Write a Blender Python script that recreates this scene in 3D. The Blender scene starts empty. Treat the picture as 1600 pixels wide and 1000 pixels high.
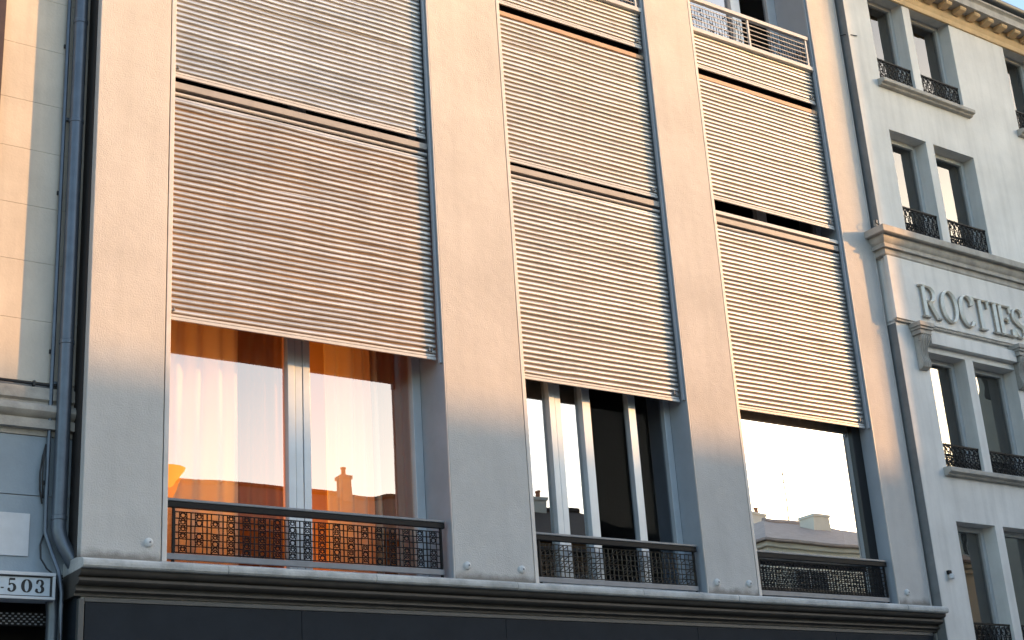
import bpy, math, random
from mathutils import Matrix, Vector, noise
random.seed(7)
R = math.radians
scene = bpy.context.scene
col = scene.collection

# ------------------------------------------------------------------ camera
cam_d = bpy.data.cameras.new('camera'); cam = bpy.data.objects.new('camera', cam_d); col.objects.link(cam)
FPX = 2274.0408; YAW, PIT, ROL = R(35.89776), R(20.08621), R(-3.87465)
fw = Vector((math.sin(YAW)*math.cos(PIT), math.cos(YAW)*math.cos(PIT), math.sin(PIT)))
rt = Vector((math.cos(YAW), -math.sin(YAW), 0)); up = rt.cross(fw)
r2 = rt*math.cos(ROL) + up*math.sin(ROL); u2 = -rt*math.sin(ROL) + up*math.cos(ROL)
m = Matrix.Identity(4)
for i in range(3):
    m[i][0] = r2[i]; m[i][1] = u2[i]; m[i][2] = -fw[i]
m[0][3], m[1][3], m[2][3] = 0.0, -10.0, 1.6
cam.matrix_world = m
cam_d.sensor_width = 36; cam_d.lens = FPX*36/1600; cam_d.clip_end = 2000; cam_d.clip_start = .1
scene.camera = cam

# ------------------------------------------------------------------ sky, sun, exposure
SUN_EL, SUN_AZ = R(10.5), R(31)          # azimuth measured from the facade plane, sun stands to the right, across the street
S = Vector((math.cos(SUN_AZ)*math.cos(SUN_EL), -math.sin(SUN_AZ)*math.cos(SUN_EL), math.sin(SUN_EL)))
world = bpy.data.worlds.new('World'); scene.world = world; world.use_nodes = True
nt = world.node_tree; bg = nt.nodes['Background']
sky = nt.nodes.new('ShaderNodeTexSky'); sky.sky_type = 'NISHITA'; sky.sun_disc = False
sky.sun_elevation = SUN_EL; sky.sun_rotation = math.atan2(S.x, S.y)
sky.altitude = 50; sky.air_density = 1.0; sky.dust_density = 1.3; sky.ozone_density = 1.25
nt.links.new(sky.outputs[0], bg.inputs[0]); bg.inputs[1].default_value = .15
sun_d = bpy.data.lights.new('sun', 'SUN'); sun = bpy.data.objects.new('sun', sun_d); col.objects.link(sun)
sun_d.energy = 2.0; sun_d.angle = R(.5); sun_d.color = (1, .49, .15)
sun.rotation_euler = S.to_track_quat('Z', 'Y').to_euler(); sun.location = (20, -20, 20)
vs = scene.view_settings
vs.view_transform = 'Standard'; vs.look = 'None'; vs.gamma = 1; vs.use_curve_mapping = False; vs.exposure = 1.76
scene.cycles.max_bounces = 10; scene.cycles.transparent_max_bounces = 16
scene.cycles.use_denoising = True

# ------------------------------------------------------------------ materials
def mat(name, base, rough=.6, metal=0., spec=.5, mottle=0., mscale=2., bump=0., bscale=80., bump2=0., b2scale=6., coat=0., stretch=None, streak=0., vary=0.):
    mt = bpy.data.materials.new(name); mt.use_nodes = True
    n = mt.node_tree; p = n.nodes['Principled BSDF']
    p.inputs['Base Color'].default_value = (*base, 1); p.inputs['Roughness'].default_value = rough
    p.inputs['Metallic'].default_value = metal; p.inputs['Specular IOR Level'].default_value = spec
    if coat: p.inputs['Coat Weight'].default_value = coat; p.inputs['Coat Roughness'].default_value = .15
    geo = n.nodes.new('ShaderNodeNewGeometry')
    vec = geo.outputs['Position']
    if stretch:
        mp = n.nodes.new('ShaderNodeVectorMath'); mp.operation = 'MULTIPLY'; mp.inputs[1].default_value = stretch
        n.links.new(vec, mp.inputs[0]); vec = mp.outputs[0]
    if mottle:
        t = n.nodes.new('ShaderNodeTexNoise'); t.inputs['Scale'].default_value = mscale; t.inputs['Detail'].default_value = 7
        t.inputs['Roughness'].default_value = .65
        n.links.new(vec, t.inputs['Vector'])
        rp = n.nodes.new('ShaderNodeMapRange'); rp.inputs[1].default_value = .3; rp.inputs[2].default_value = .7
        rp.inputs[3].default_value = 1-mottle; rp.inputs[4].default_value = 1+mottle*.6
        n.links.new(t.outputs['Fac'], rp.inputs[0])
        mx = n.nodes.new('ShaderNodeVectorMath'); mx.operation = 'SCALE'; mx.inputs[0].default_value = base
        fac = rp.outputs[0]
        if streak:      # rain streaks: noise drawn out along z
            sm = n.nodes.new('ShaderNodeVectorMath'); sm.operation = 'MULTIPLY'; sm.inputs[1].default_value = (9, 9, .55)
            n.links.new(geo.outputs['Position'], sm.inputs[0])
            t2 = n.nodes.new('ShaderNodeTexNoise'); t2.inputs['Scale'].default_value = 1; t2.inputs['Detail'].default_value = 6; n.links.new(sm.outputs[0], t2.inputs['Vector'])
            r2m = n.nodes.new('ShaderNodeMapRange'); r2m.inputs[1].default_value = .45; r2m.inputs[2].default_value = .72; r2m.inputs[3].default_value = 1; r2m.inputs[4].default_value = 1-streak
            n.links.new(t2.outputs['Fac'], r2m.inputs[0])
            mm = n.nodes.new('ShaderNodeMath'); mm.operation = 'MULTIPLY'; n.links.new(fac, mm.inputs[0]); n.links.new(r2m.outputs[0], mm.inputs[1]); fac = mm.outputs[0]
        if vary:        # every slat weathers to its own tone
            oi = n.nodes.new('ShaderNodeObjectInfo'); vm = n.nodes.new('ShaderNodeMapRange'); vm.inputs[3].default_value = 1-vary; vm.inputs[4].default_value = 1+vary*.5
            n.links.new(oi.outputs['Random'], vm.inputs[0])
            m3 = n.nodes.new('ShaderNodeMath'); m3.operation = 'MULTIPLY'; n.links.new(fac, m3.inputs[0]); n.links.new(vm.outputs[0], m3.inputs[1]); fac = m3.outputs[0]
        n.links.new(fac, mx.inputs['Scale']); n.links.new(mx.outputs[0], p.inputs['Base Color'])
    last = None
    for amt, sc, det in ((bump2, b2scale, 3), (bump, bscale, 5)):
        if amt:
            t = n.nodes.new('ShaderNodeTexNoise'); t.inputs['Scale'].default_value = sc; t.inputs['Detail'].default_value = det
            n.links.new(vec, t.inputs['Vector'])
            b = n.nodes.new('ShaderNodeBump'); b.inputs['Strength'].default_value = 1; b.inputs['Distance'].default_value = amt
            n.links.new(t.outputs['Fac'], b.inputs['Height'])
            if last: n.links.new(last, b.inputs['Normal'])
            last = b.outputs['Normal']
    if last: n.links.new(last, p.inputs['Normal'])
    return mt

def grime(mt, z0, z1, colr, amt):
    """dirt that has splashed up from a ledge: broken patches between heights z0 and z1"""
    n = mt.node_tree; p = n.nodes['Principled BSDF']; lk = p.inputs['Base Color'].links[0]; src = lk.from_socket
    geo = n.nodes.new('ShaderNodeNewGeometry'); sp = n.nodes.new('ShaderNodeSeparateXYZ'); n.links.new(geo.outputs['Position'], sp.inputs[0])
    mr = n.nodes.new('ShaderNodeMapRange'); mr.inputs[1].default_value = z1; mr.inputs[2].default_value = z0; n.links.new(sp.outputs['Z'], mr.inputs[0])
    t = n.nodes.new('ShaderNodeTexNoise'); t.inputs['Scale'].default_value = 9; t.inputs['Detail'].default_value = 8; n.links.new(geo.outputs['Position'], t.inputs['Vector'])
    ad = n.nodes.new('ShaderNodeMath'); ad.operation = 'ADD'; n.links.new(mr.outputs[0], ad.inputs[0]); n.links.new(t.outputs['Fac'], ad.inputs[1])
    m2 = n.nodes.new('ShaderNodeMapRange'); m2.inputs[1].default_value = .85; m2.inputs[2].default_value = 1.35; m2.inputs[4].default_value = amt
    n.links.new(ad.outputs[0], m2.inputs[0])
    mx = n.nodes.new('ShaderNodeMix'); mx.data_type = 'RGBA'; mx.inputs[7].default_value = (*colr, 1)
    n.links.new(m2.outputs[0], mx.inputs[0]); n.links.new(src, mx.inputs[6]); n.links.new(mx.outputs[2], p.inputs['Base Color'])
def glass(name, refl, tint=(1, 1, 1), gcol=(1, 1, 1), wave=.0016, rough=0., gain=.2):
    mt = bpy.data.materials.new(name); mt.use_nodes = True
    n = mt.node_tree; n.nodes.clear()
    out = n.nodes.new('ShaderNodeOutputMaterial'); mix = n.nodes.new('ShaderNodeMixShader')
    tr = n.nodes.new('ShaderNodeBsdfTransparent'); tr.inputs[0].default_value = (*tint, 1)
    gl = n.nodes.new('ShaderNodeBsdfGlossy'); gl.inputs['Color'].default_value = (*gcol, 1); gl.inputs['Roughness'].default_value = rough
    geo = n.nodes.new('ShaderNodeNewGeometry')
    t = n.nodes.new('ShaderNodeTexNoise'); t.inputs['Scale'].default_value = 1.6; t.inputs['Detail'].default_value = 1
    n.links.new(geo.outputs['Position'], t.inputs['Vector'])
    b = n.nodes.new('ShaderNodeBump'); b.inputs['Strength'].default_value = 1; b.inputs['Distance'].default_value = wave
    n.links.new(t.outputs['Fac'], b.inputs['Height']); n.links.new(b.outputs['Normal'], gl.inputs['Normal'])
    fr = n.nodes.new('ShaderNodeLayerWeight'); fr.inputs['Blend'].default_value = .35
    mr = n.nodes.new('ShaderNodeMapRange'); mr.inputs[3].default_value = refl; mr.inputs[4].default_value = min(1, refl+gain)
    n.links.new(fr.outputs['Fresnel'], mr.inputs[0]); n.links.new(mr.outputs[0], mix.inputs[0])
    n.links.new(tr.outputs[0], mix.inputs[1]); n.links.new(gl.outputs[0], mix.inputs[2]); n.links.new(mix.outputs[0], out.inputs[0])
    return mt

def emis(name, c, s):
    mt = bpy.data.materials.new(name); mt.use_nodes = True
    p = mt.node_tree.nodes['Principled BSDF']; p.inputs['Base Color'].default_value = (*c, 1)
    p.inputs['Emission Color'].default_value = (*c, 1); p.inputs['Emission Strength'].default_value = s
    return mt

def sheer(name, c, alpha, transl=.6):
    mt = bpy.data.materials.new(name); mt.use_nodes = True
    n = mt.node_tree; n.nodes.clear()
    out = n.nodes.new('ShaderNodeOutputMaterial')
    d = n.nodes.new('ShaderNodeBsdfDiffuse'); d.inputs[0].default_value = (*c, 1)
    t = n.nodes.new('ShaderNodeBsdfTranslucent'); t.inputs[0].default_value = (*c, 1)
    x = n.nodes.new('ShaderNodeBsdfTransparent')
    m1 = n.nodes.new('ShaderNodeMixShader'); m1.inputs[0].default_value = transl
    m2 = n.nodes.new('ShaderNodeMixShader'); m2.inputs[0].default_value = alpha
    n.links.new(d.outputs[0], m1.inputs[1]); n.links.new(t.outputs[0], m1.inputs[2])
    n.links.new(x.outputs[0], m2.inputs[1]); n.links.new(m1.outputs[0], m2.inputs[2]); n.links.new(m2.outputs[0], out.inputs[0])
    return mt

M = {}
M['stucco'] = mat('peach grey stucco', (.54, .52, .50), .85, spec=.2, mottle=.12, mscale=1.3, bump=.0045, bscale=85, bump2=.004, b2scale=11, streak=.05)
grime(M['stucco'], 3.735, 3.85, (.14, .12, .10), .75)
M['cornice'] = mat('weathered cornice render', (.52, .52, .51), .8, spec=.25, mottle=.35, mscale=5, bump=.003, bscale=55)
M['under'] = mat('shade dark moulding', (.075, .066, .058), .6, mottle=.25, mscale=7)  # shade under the cornice is put into this dark colour
M['fascia'] = mat('slate blue fascia', (.017, .022, .030), .7, spec=.2, mottle=.2, mscale=4, bump=.0006, bscale=40)
M['fascia_trim'] = mat('fascia trim', (.09, .09, .088), .5, mottle=.15, mscale=6)
M['slat_tan'] = mat('tan roller slat', (.57, .54, .51), .32, spec=.6, metal=.55, coat=.3, mottle=.16, mscale=2.6, bump=.0012, bscale=14, stretch=(.5, 1, 2.2), vary=.16, streak=.12)
M['slat_cream'] = mat('cream roller slat', (.55, .54, .525), .33, spec=.55, metal=.5, coat=.25, mottle=.14, mscale=2.6, bump=.0012, bscale=14, stretch=(.5, 1, 2.2), vary=.16, streak=.12)
M['slat_grey'] = mat('grey roller slat', (.56, .575, .59), .32, spec=.6, metal=.55, coat=.3, mottle=.16, mscale=2.6, bump=.0012, bscale=14, stretch=(.5, 1, 2.2), vary=.16, streak=.12)
M['hinge_tan'] = mat('brown slat hinge', (.33, .21, .125), .55, mottle=.2, mscale=9, stretch=(.4, 1, 2))
M['hinge_cream'] = mat('beige slat hinge', (.30, .255, .22), .55, mottle=.2, mscale=9, stretch=(.4, 1, 2))
M['hinge_grey'] = mat('grey slat hinge', (.32, .30, .285), .55, mottle=.2, mscale=9, stretch=(.4, 1, 2))
M['bar'] = mat('pale shutter bar', (.50, .495, .49), .35, spec=.6, mottle=.12, mscale=7, bump=.0005, bscale=30)
M['side_shade'] = mat('dark painted side shade', (.035, .03, .028), .7, mottle=.2, mscale=6)  # near black that holds the shade of the pier's side face
M['guide'] = mat('pale guide rail', (.60, .56, .53), .4, mottle=.12, mscale=5)
M['jamb_shade'] = mat('blue grey jamb shade', (.34, .38, .43), .45, mottle=.12, mscale=3, bump=.0006, bscale=30)  # bluish shade of the right jambs, put into the colour
M['alu'] = mat('blue white window frame', (.55, .60, .65), .35, mottle=.08, mscale=5, metal=.15)
M['alu_b'] = mat('black window frame', (.012, .012, .014), .35)
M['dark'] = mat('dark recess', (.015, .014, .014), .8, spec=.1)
M['panel'] = mat('lintel panel', (.32, .30, .285), .5, mottle=.15, mscale=5)
M['panel_tan'] = mat('tan lintel panel', (.46, .30, .19), .5, mottle=.15, mscale=5)
M['iron'] = mat('dark painted railing', (.008, .008, .009), .6, spec=.25, mottle=.2, mscale=20)
M['rail'] = mat('grey handrail', (.20, .21, .23), .38, mottle=.15, mscale=10)
M['mesh_br'] = mat('bronze mesh', (.05, .04, .03), .35, metal=.6)
M['cap'] = mat('white anchor cap', (.6, .6, .6), .5, mottle=.2, mscale=60)
M['lwall'] = mat('left house render', (.57, .515, .445), .8, spec=.2, mottle=.12, mscale=2.5, bump=.0018, bscale=60, streak=.12)
M['lwall_low'] = mat('left house shade tinted render', (.29, .34, .385), .8, spec=.2, mottle=.12, mscale=3, bump=.0012, bscale=60)  # darker, bluer light on the lower wall is put into this colour
M['lmould'] = mat('left house moulding', (.38, .35, .31), .8, mottle=.25, mscale=8, bump=.0018, bscale=60)
M['pipe'] = mat('blue grey zinc pipe', (.115, .135, .165), .36, metal=.5, mottle=.2, mscale=6, bump=.0005, bscale=25)
M['cable'] = mat('black cable', (.01, .01, .011), .5)
M['plaque'] = mat('pale plaque', (.55, .57, .6), .5, mottle=.08, mscale=9)
M['signface'] = mat('pale blue sign face', (.50, .56, .62), .4, mottle=.12, mscale=14)
M['black'] = mat('black print', (.008, .008, .01), .5)
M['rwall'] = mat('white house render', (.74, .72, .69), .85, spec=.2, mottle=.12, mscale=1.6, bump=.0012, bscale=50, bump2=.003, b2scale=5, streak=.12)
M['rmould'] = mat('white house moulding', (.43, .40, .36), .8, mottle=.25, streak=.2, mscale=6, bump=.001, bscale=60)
M['sidegrey'] = mat('grey painted side shade', (.20, .205, .21), .7, mottle=.2, mscale=5)  # shade on the pale house's side face, put into the colour
M['rframe'] = mat('white window wood', (.52, .53, .53), .5, mottle=.08, mscale=10)
M['letter'] = mat('pale metal letter', (.92, .86, .76), .35, spec=.6, mottle=.12, mscale=20)
M['letter_side'] = mat('shadow dark letter edge', (.42, .37, .31), .6, mottle=.3, mscale=30)  # shadow along the letters' sides is put into this colour
M['warm_lit'] = mat('warm light tinted cornice render', (.68, .48, .27), .8, mottle=.15, mscale=5, bump=.001, bscale=60)  # orange bounce light under the eaves is put into this colour
M['gutter'] = mat('dark zinc gutter', (.06, .065, .07), .4, metal=.4)
M['wood'] = mat('dark brown wood', (.05, .025, .018), .5, mottle=.3, mscale=12)
M['stain'] = M['lmould']
M['asphalt'] = mat('asphalt', (.05, .05, .052), .85, mottle=.25, mscale=3, bump=.004, bscale=120)
M['paving'] = mat('paving', (.30, .29, .28), .8, mottle=.25, mscale=3, bump=.002, bscale=60)
M['mark'] = mat('road marking', (.7, .7, .68), .7, mottle=.2, mscale=9)
M['owall'] = mat('opposite house render', (.22, .13, .07), .85, mottle=.15, mscale=1.5)
M['owall2'] = mat('opposite pale render', (.80, .74, .62), .85, mottle=.10, mscale=1.5)
M['oroof'] = mat('brown roof tiles', (.06, .036, .022), .8, mottle=.25, mscale=5, bump=.01, bscale=14)
M['oroof2'] = mat('grey brown roof tiles', (.46, .36, .31), .8, mottle=.2, mscale=5, bump=.01, bscale=14)
M['brick'] = mat('chimney brick', (.36, .25, .18), .8, mottle=.3, mscale=12)
M['pot'] = mat('terracotta pot', (.42, .20, .11), .7)
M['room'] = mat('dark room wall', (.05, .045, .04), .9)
M['room_warm'] = mat('warm room wall', (.55, .34, .15), .9)
M['glass_warm'] = glass('coated pane', .34, (1, .93, .85), (1, .86, .76))
M['glass_dark'] = glass('plain dark pane', .002, (.6, .62, .65), (.9, .95, 1), gain=.010)
M['glass_mid'] = glass('sky reflecting pane', .34, (.6, .6, .6), (1, 1, 1))
M['glass_mirror'] = glass('mirror pane', .78, (.5, .5, .5), (1, .98, .95), wave=.0008)
M['glass_right'] = glass('old sash pane', .17, (.5, .5, .5), (1, .99, .97), gain=.12, wave=.002)
M['clear'] = glass('clear inner face', 0.0, (1, 1, 1), gain=0)
M['sheer'] = sheer('cream sheer curtain', (.95, .88, .74), .92, .35)
M['drape'] = sheer('brown drape', (.42, .24, .09), .97, .4)
M['shade'] = emis('glowing lamp shade', (1, .32, .04), .28)
M['brass'] = mat('brass lamp foot', (.5, .3, .1), .3, metal=.9)

# ------------------------------------------------------------------ mesh helpers
class MB:
    def __init__(s): s.v = []; s.f = []; s.mi = []; s.cur = 0
    def add(s, vs, fs):
        o = len(s.v); s.v += [tuple(v) for v in vs]
        for f in fs: s.f.append(tuple(i+o for i in f)); s.mi.append(s.cur)
        return s
    def box(s, x0, x1, y0, y1, z0, z1):
        return s.add([(x0,y0,z0),(x1,y0,z0),(x1,y1,z0),(x0,y1,z0),(x0,y0,z1),(x1,y0,z1),(x1,y1,z1),(x0,y1,z1)],
              [(0,3,2,1),(4,5,6,7),(0,1,5,4),(1,2,6,5),(2,3,7,6),(3,0,4,7)])
    def prism_x(s, prof, x0, x1, caps=True):
        """profile of (y,z) points run along x"""
        n = len(prof); vs = [(x0,y,z) for y,z in prof]+[(x1,y,z) for y,z in prof]
        fs = [(i,(i+1)%n,(i+1)%n+n,i+n) for i in range(n)]
        if caps: fs += [tuple(range(n))[::-1], tuple(range(n,2*n))]
        return s.add(vs, fs)
    def prism_y(s, prof, y0, y1):
        n = len(prof); vs = [(x,y0,z) for x,z in prof]+[(x,y1,z) for x,z in prof]
        fs = [(i,(i+1)%n,(i+1)%n+n,i+n) for i in range(n)]+[tuple(range(n))[::-1], tuple(range(n,2*n))]
        return s.add(vs, fs)
    def tube(s, pts, r, seg=8, caps=True, closed=False):
        pts = [Vector(p) for p in pts]; n = len(pts); vs = []; fs = []
        rs = r if isinstance(r, (list, tuple)) else [r]*n
        ref = None
        for i, p in enumerate(pts):
            if closed: t = pts[(i+1) % n]-pts[i-1]
            else: t = pts[min(i+1, n-1)]-pts[max(i-1, 0)]
            t.normalize()
            if ref is None: ref = Vector((0,1,0)) if abs(t.y) < .9 else Vector((1,0,0))
            a = t.cross(ref); a.normalize(); b = t.cross(a)
            for k in range(seg):
                an = 2*math.pi*k/seg
                vs.append(p+(a*math.cos(an)+b*math.sin(an))*rs[i])
        m_ = n if closed else n-1
        for i in range(m_):
            j = (i+1) % n
            for k in range(seg):
                fs.append((i*seg+k, i*seg+(k+1)%seg, j*seg+(k+1)%seg, j*seg+k))
        if caps and not closed:
            fs.append(tuple(range(seg))[::-1]); fs.append(tuple((n-1)*seg+k for k in range(seg)))
        return s.add(vs, fs)
    def lathe(s, prof, c, axis='z', seg=16):
        """prof of (r, h)"""
        vs = []; fs = []; n = len(prof)
        for r, h in prof:
            for k in range(seg):
                a = 2*math.pi*k/seg
                if axis == 'z': vs.append((c[0]+r*math.cos(a), c[1]+r*math.sin(a), c[2]+h))
                else: vs.append((c[0]+r*math.cos(a), c[1]-h, c[2]+r*math.sin(a)))
        for i in range(n-1):
            for k in range(seg): fs.append((i*seg+k, i*seg+(k+1)%seg, (i+1)*seg+(k+1)%seg, (i+1)*seg+k))
        fs.append(tuple(range(seg))); fs.append(tuple((n-1)*seg+k for k in range(seg)))
        return s.add(vs, fs)
    def wall(s, x0, x1, z0, z1, yf, yb, holes, reveal=None):
        """wall sheet at y=yf with rectangular holes (x0,x1,z0,z1) and reveals back to yb"""
        xs = sorted({x0, x1, *[h[0] for h in holes], *[h[1] for h in holes]})
        zs = sorted({z0, z1, *[h[2] for h in holes], *[h[3] for h in holes]})
        for i in range(len(xs)-1):
            for j in range(len(zs)-1):
                cx, cz = (xs[i]+xs[i+1])/2, (zs[j]+zs[j+1])/2
                if any(h[0] < cx < h[1] and h[2] < cz < h[3] for h in holes): continue
                s.add([(xs[i],yf,zs[j]),(xs[i+1],yf,zs[j]),(xs[i+1],yf,zs[j+1]),(xs[i],yf,zs[j+1])], [(0,1,2,3)])
        for a, b, c, d in holes:
            s.add([(a,yf,c),(b,yf,c),(b,yf,d),(a,yf,d),(a,yb,c),(b,yb,c),(b,yb,d),(a,yb,d)],
                  [(0,4,5,1),(1,5,6,2),(2,6,7,3),(3,7,4,0)])
        s.add([(x0,yf,z0),(x0,yf,z1),(x0,yb,z1),(x0,yb,z0)], [(0,1,2,3)])
        s.add([(x1,yf,z0),(x1,yf,z1),(x1,yb,z1),(x1,yb,z0)], [(3,2,1,0)])
        s.add([(x0,yf,z1),(x1,yf,z1),(x1,yb,z1),(x0,yb,z1)], [(0,1,2,3)])
        return s
    def mesh(s, name, mats, smooth=False):
        me = bpy.data.meshes.new(name); me.from_pydata(s.v, [], s.f); me.validate()
        for mm in (mats if isinstance(mats, (list, tuple)) else [mats]): me.materials.append(mm)
        if len(me.polygons) == len(s.mi): me.polygons.foreach_set('material_index', s.mi)
        if smooth:
            me.polygons.foreach_set('use_smooth', [True]*len(me.polygons))
            if smooth != 'all': me.set_sharp_from_angle(angle=R(smooth if smooth is not True else 40))
        me.update()
        return me
    def build(s, name, mats, parent=None, smooth=False, bevel=0):
        return link(name, s.mesh(name, mats, smooth), parent, bevel)

BASE = {}
def link(name, me, parent=None, bevel=0, loc=(0, 0, 0)):
    o = bpy.data.objects.new(name, me); col.objects.link(o)
    l = Vector(loc)
    if parent is not None:
        o.parent = parent
        if parent.name in BASE: l = l-BASE[parent.name]
    o.location = l
    if bevel:
        b = o.modifiers.new('bevel', 'BEVEL'); b.width = bevel; b.segments = 2; b.limit_method = 'ANGLE'; b.angle_limit = R(50)
    return o
def tag(o, label, cat, group=None, kind=None):
    if label: o['label'] = label
    if cat: o['category'] = cat
    if group: o['group'] = group
    if kind: o['kind'] = kind
    return o
def thing(name, loc, label, cat, group=None, rotz=0, local=False):
    o = bpy.data.objects.new(name, None); col.objects.link(o); o.location = loc; o.rotation_euler.z = rotz
    o.empty_display_size = .2
    if not local: BASE[o.name] = Vector(loc)
    return tag(o, label, cat, group)
def B(*a): return MB().box(*a)
def struct(o): o['kind'] = 'structure'; return o
def stuff(o): o['kind'] = 'stuff'; return o

# ------------------------------------------------------------------ ground
struct(B(-150, 150, -150, 150, -.3, -.02).build('ground', M['asphalt']))
struct(B(-80, 80, -10.6, -2.6, -.02, -.006).build('road', M['asphalt']))
struct(B(-80, 80, -2.6, .6, -.02, .12).build('pavement', M['paving'], bevel=.01))
struct(B(-80, 80, -14, -10.6, -.02, .12).build('pavement', M['paving'], bevel=.01))
mk = MB()
for i in range(-12, 13): mk.box(i*4, i*4+2, -6.66, -6.54, -.006, -.002)
struct(mk.build('road_marking', M['mark']))

# ================================================================== MAIN BUILDING
main = thing('main_building', (3.373, 0, .12), 'peach stucco building with wide piers between bays of roller shutters', 'building')
PIERS = [(3.373, 3.964), (6.494, 7.295), (9.272, 9.906), (11.884, 12.363)]
BAYS = [(3.964, 6.494), (7.295, 9.272), (9.906, 11.884)]
SILL, L1, L2, TOPZ = 3.735, 7.70, 9.50, 13.6
for x0, x1 in PIERS:
    B(x0, x1, 0, .62, SILL, TOPZ).build('pier', M['stucco'], main, bevel=.006)
# metal corner beads at both sides of every bay and at the building's corners
for x0, x1 in BAYS:
    B(x0+.008, x0+.046, .0015, .10, SILL+.004, TOPZ-.3).build('guide_rail', M['guide'], main, bevel=.003)
    B(x1-.012, x1-.004, -.004, .012, SILL+.004, TOPZ-.3).build('guide_rail', M['guide'], main)
    B(x1-.034, x1-.006, .022, .055, 5.61, TOPZ-.3).build('guide_rail', M['jamb_shade'], main, bevel=.003)
    B(x1-.006, x1-.002, .014, .60, SILL+.002, TOPZ-.3).build('jamb_shade_sheet', M['jamb_shade'], main)  # added sheet whose colour carries the jamb's bluish shade
B(12.355, 12.368, -.008, .01, SILL, TOPZ).build('corner_bead', M['guide'], main)
B(3.373, 12.363, .62, 3.2, TOPZ-.02, TOPZ+.1).build('roof_slab', M['cornice'], main)
B(3.30, 12.40, -.10, .62, TOPZ+.002, TOPZ+.35).build('parapet', M['cornice'], main, bevel=.01)
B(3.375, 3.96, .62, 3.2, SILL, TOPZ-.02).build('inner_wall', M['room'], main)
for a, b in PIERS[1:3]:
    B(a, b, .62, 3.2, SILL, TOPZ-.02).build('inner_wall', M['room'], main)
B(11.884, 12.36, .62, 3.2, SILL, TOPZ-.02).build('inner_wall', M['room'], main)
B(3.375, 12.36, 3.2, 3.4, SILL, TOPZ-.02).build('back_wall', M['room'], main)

B(3.364, 3.3725, .075, .25, SILL+.01, TOPZ).build('side_shade_strip', M['side_shade'], main)  # dark strip added to paint shade on the pier's side face
# cornice over the ground floor: a run of separate blocks
prof = [(.30, 3.735), (0, 3.734), (-.12, 3.714), (-.150, 3.704), (-.163, 3.692), (-.165, 3.675), (-.162, 3.655), (-.150, 3.643), (-.09, 3.640), (.30, 3.640)]
prof2 = [(.30, 3.639), (-.118, 3.639), (-.118, 3.625), (-.108, 3.608), (-.085, 3.596), (-.060, 3.592), (-.060, 3.580), (-.088, 3.579), (-.088, 3.562), (-.075, 3.548), (-.045, 3.540),
         (-.015, 3.538), (-.015, 3.515), (-.03, 3.513), (-.03, 3.50), (.01, 3.49), (.01, 3.47), (.30, 3.47)]
cuts = [3.34, 4.42, 5.66, 7.0, 8.35, 9.49, 10.08, 11.81, 12.43]
cor = MB().box(3.40, 12.36, .03, .35, 3.42, 3.63).build('cornice', M['cornice'], main)
for i in range(len(cuts)-1):
    dz = random.uniform(-.002, .002); dy = random.uniform(-.002, .002)
    MB().prism_x([(y+dy, z+dz) for y, z in prof], cuts[i]+(.002 if i else 0), cuts[i+1]-.002).build('cornice_block', M['cornice'], cor, bevel=.003)
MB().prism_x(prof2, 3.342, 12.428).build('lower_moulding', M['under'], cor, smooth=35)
# ground floor: slate fascia panels, trim, shop windows
g = B(3.373, 12.36, .05, .6, .12, 3.47).build('ground_floor_wall', M['fascia'], main)
px = [3.425, 5.1, 6.98, 9.10, 10.9, 12.34]
for i in range(5):
    B(px[i]+.0018, px[i+1]-.0018, .02, .05, 2.75, 3.43).build('fascia_panel', M['fascia'], main, bevel=.002)
    B(px[i]+.10, px[i+1]-.10, .028, .05, .62, 2.6).build('shop_pane', M['glass_dark'], main)
    B(px[i]+.06, px[i+1]-.06, .01, .05, .45, .6).build('shop_sill', M['fascia_trim'], main, bevel=.004)
B(3.375, 3.415, .0, .05, .12, 3.45).build('fascia_trim', M['fascia_trim'], main, bevel=.004)
B(12.34, 12.36, .0, .05, .12, 3.45).build('fascia_trim', M['fascia_trim'], main, bevel=.003)
B(3.418, 12.338, .012, .05, 3.432, 3.462).build('fascia_trim', M['fascia_trim'], main, bevel=.003)
# anchor caps on the piers
for x, z in ((3.868, 3.871), (6.613, 3.85), (7.162, 3.847), (9.382, 3.842), (9.79, 3.849), (12.017, 3.86)):
    c = MB().lathe([(.034, 0), (.034, .010), (.028, .018), (.014, .024), (.0, .025)], (x, -.001, z), 'y', 14).build('anchor_cap', M['cap'], main, smooth=True)
    MB().lathe([(.008, 0), (.008, .006), (.0, .008)], (x+.004, -.024, z), 'y', 8).build('screw', M['rail'], c)

# --- sills and storey bands
for k, (x0, x1) in enumerate(BAYS):
    B(x0, x1-.006, .002, .60, 3.69, 3.742).build('sill', M['cornice'], main, bevel=.004)
    # band at first line: slab, lintel panel, roller tube
    B(x0, x1-.006, .17, 3.2, 7.36, 7.765).build('floor_slab', M['dark'], main)  # slabs blackened: shade inside the slits is put into their colour
    B(x0+.046, x1-.036, .060, .165, 7.672, 7.733).build('lintel_panel', M['panel'], main, bevel=.004)
    MB().tube([(x0+.05, .085, 7.632), (x1-.036, .085, 7.632)], .016, 10).build('roller_tube', M['bar'], main, smooth=True)
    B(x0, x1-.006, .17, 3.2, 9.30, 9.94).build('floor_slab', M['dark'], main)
    B(x0+.046, x1-.036, .07, .165, 9.392, 9.440).build('lintel_panel', M['panel_tan'], main, bevel=.004)
    B(x0+.046, x1-.008, .030, .50, 9.955, 10.005).build('sill_flashing', M['bar'], main, bevel=.004)
    B(x0, x1-.006, .17, 3.2, 12.6, TOPZ-.02).build('floor_slab', M['panel'], main)
B(9.906+.046, 11.884-.036, .050, .10, 7.757, 7.798).build('sill_flashing', M['bar'], main, bevel=.004)

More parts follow.
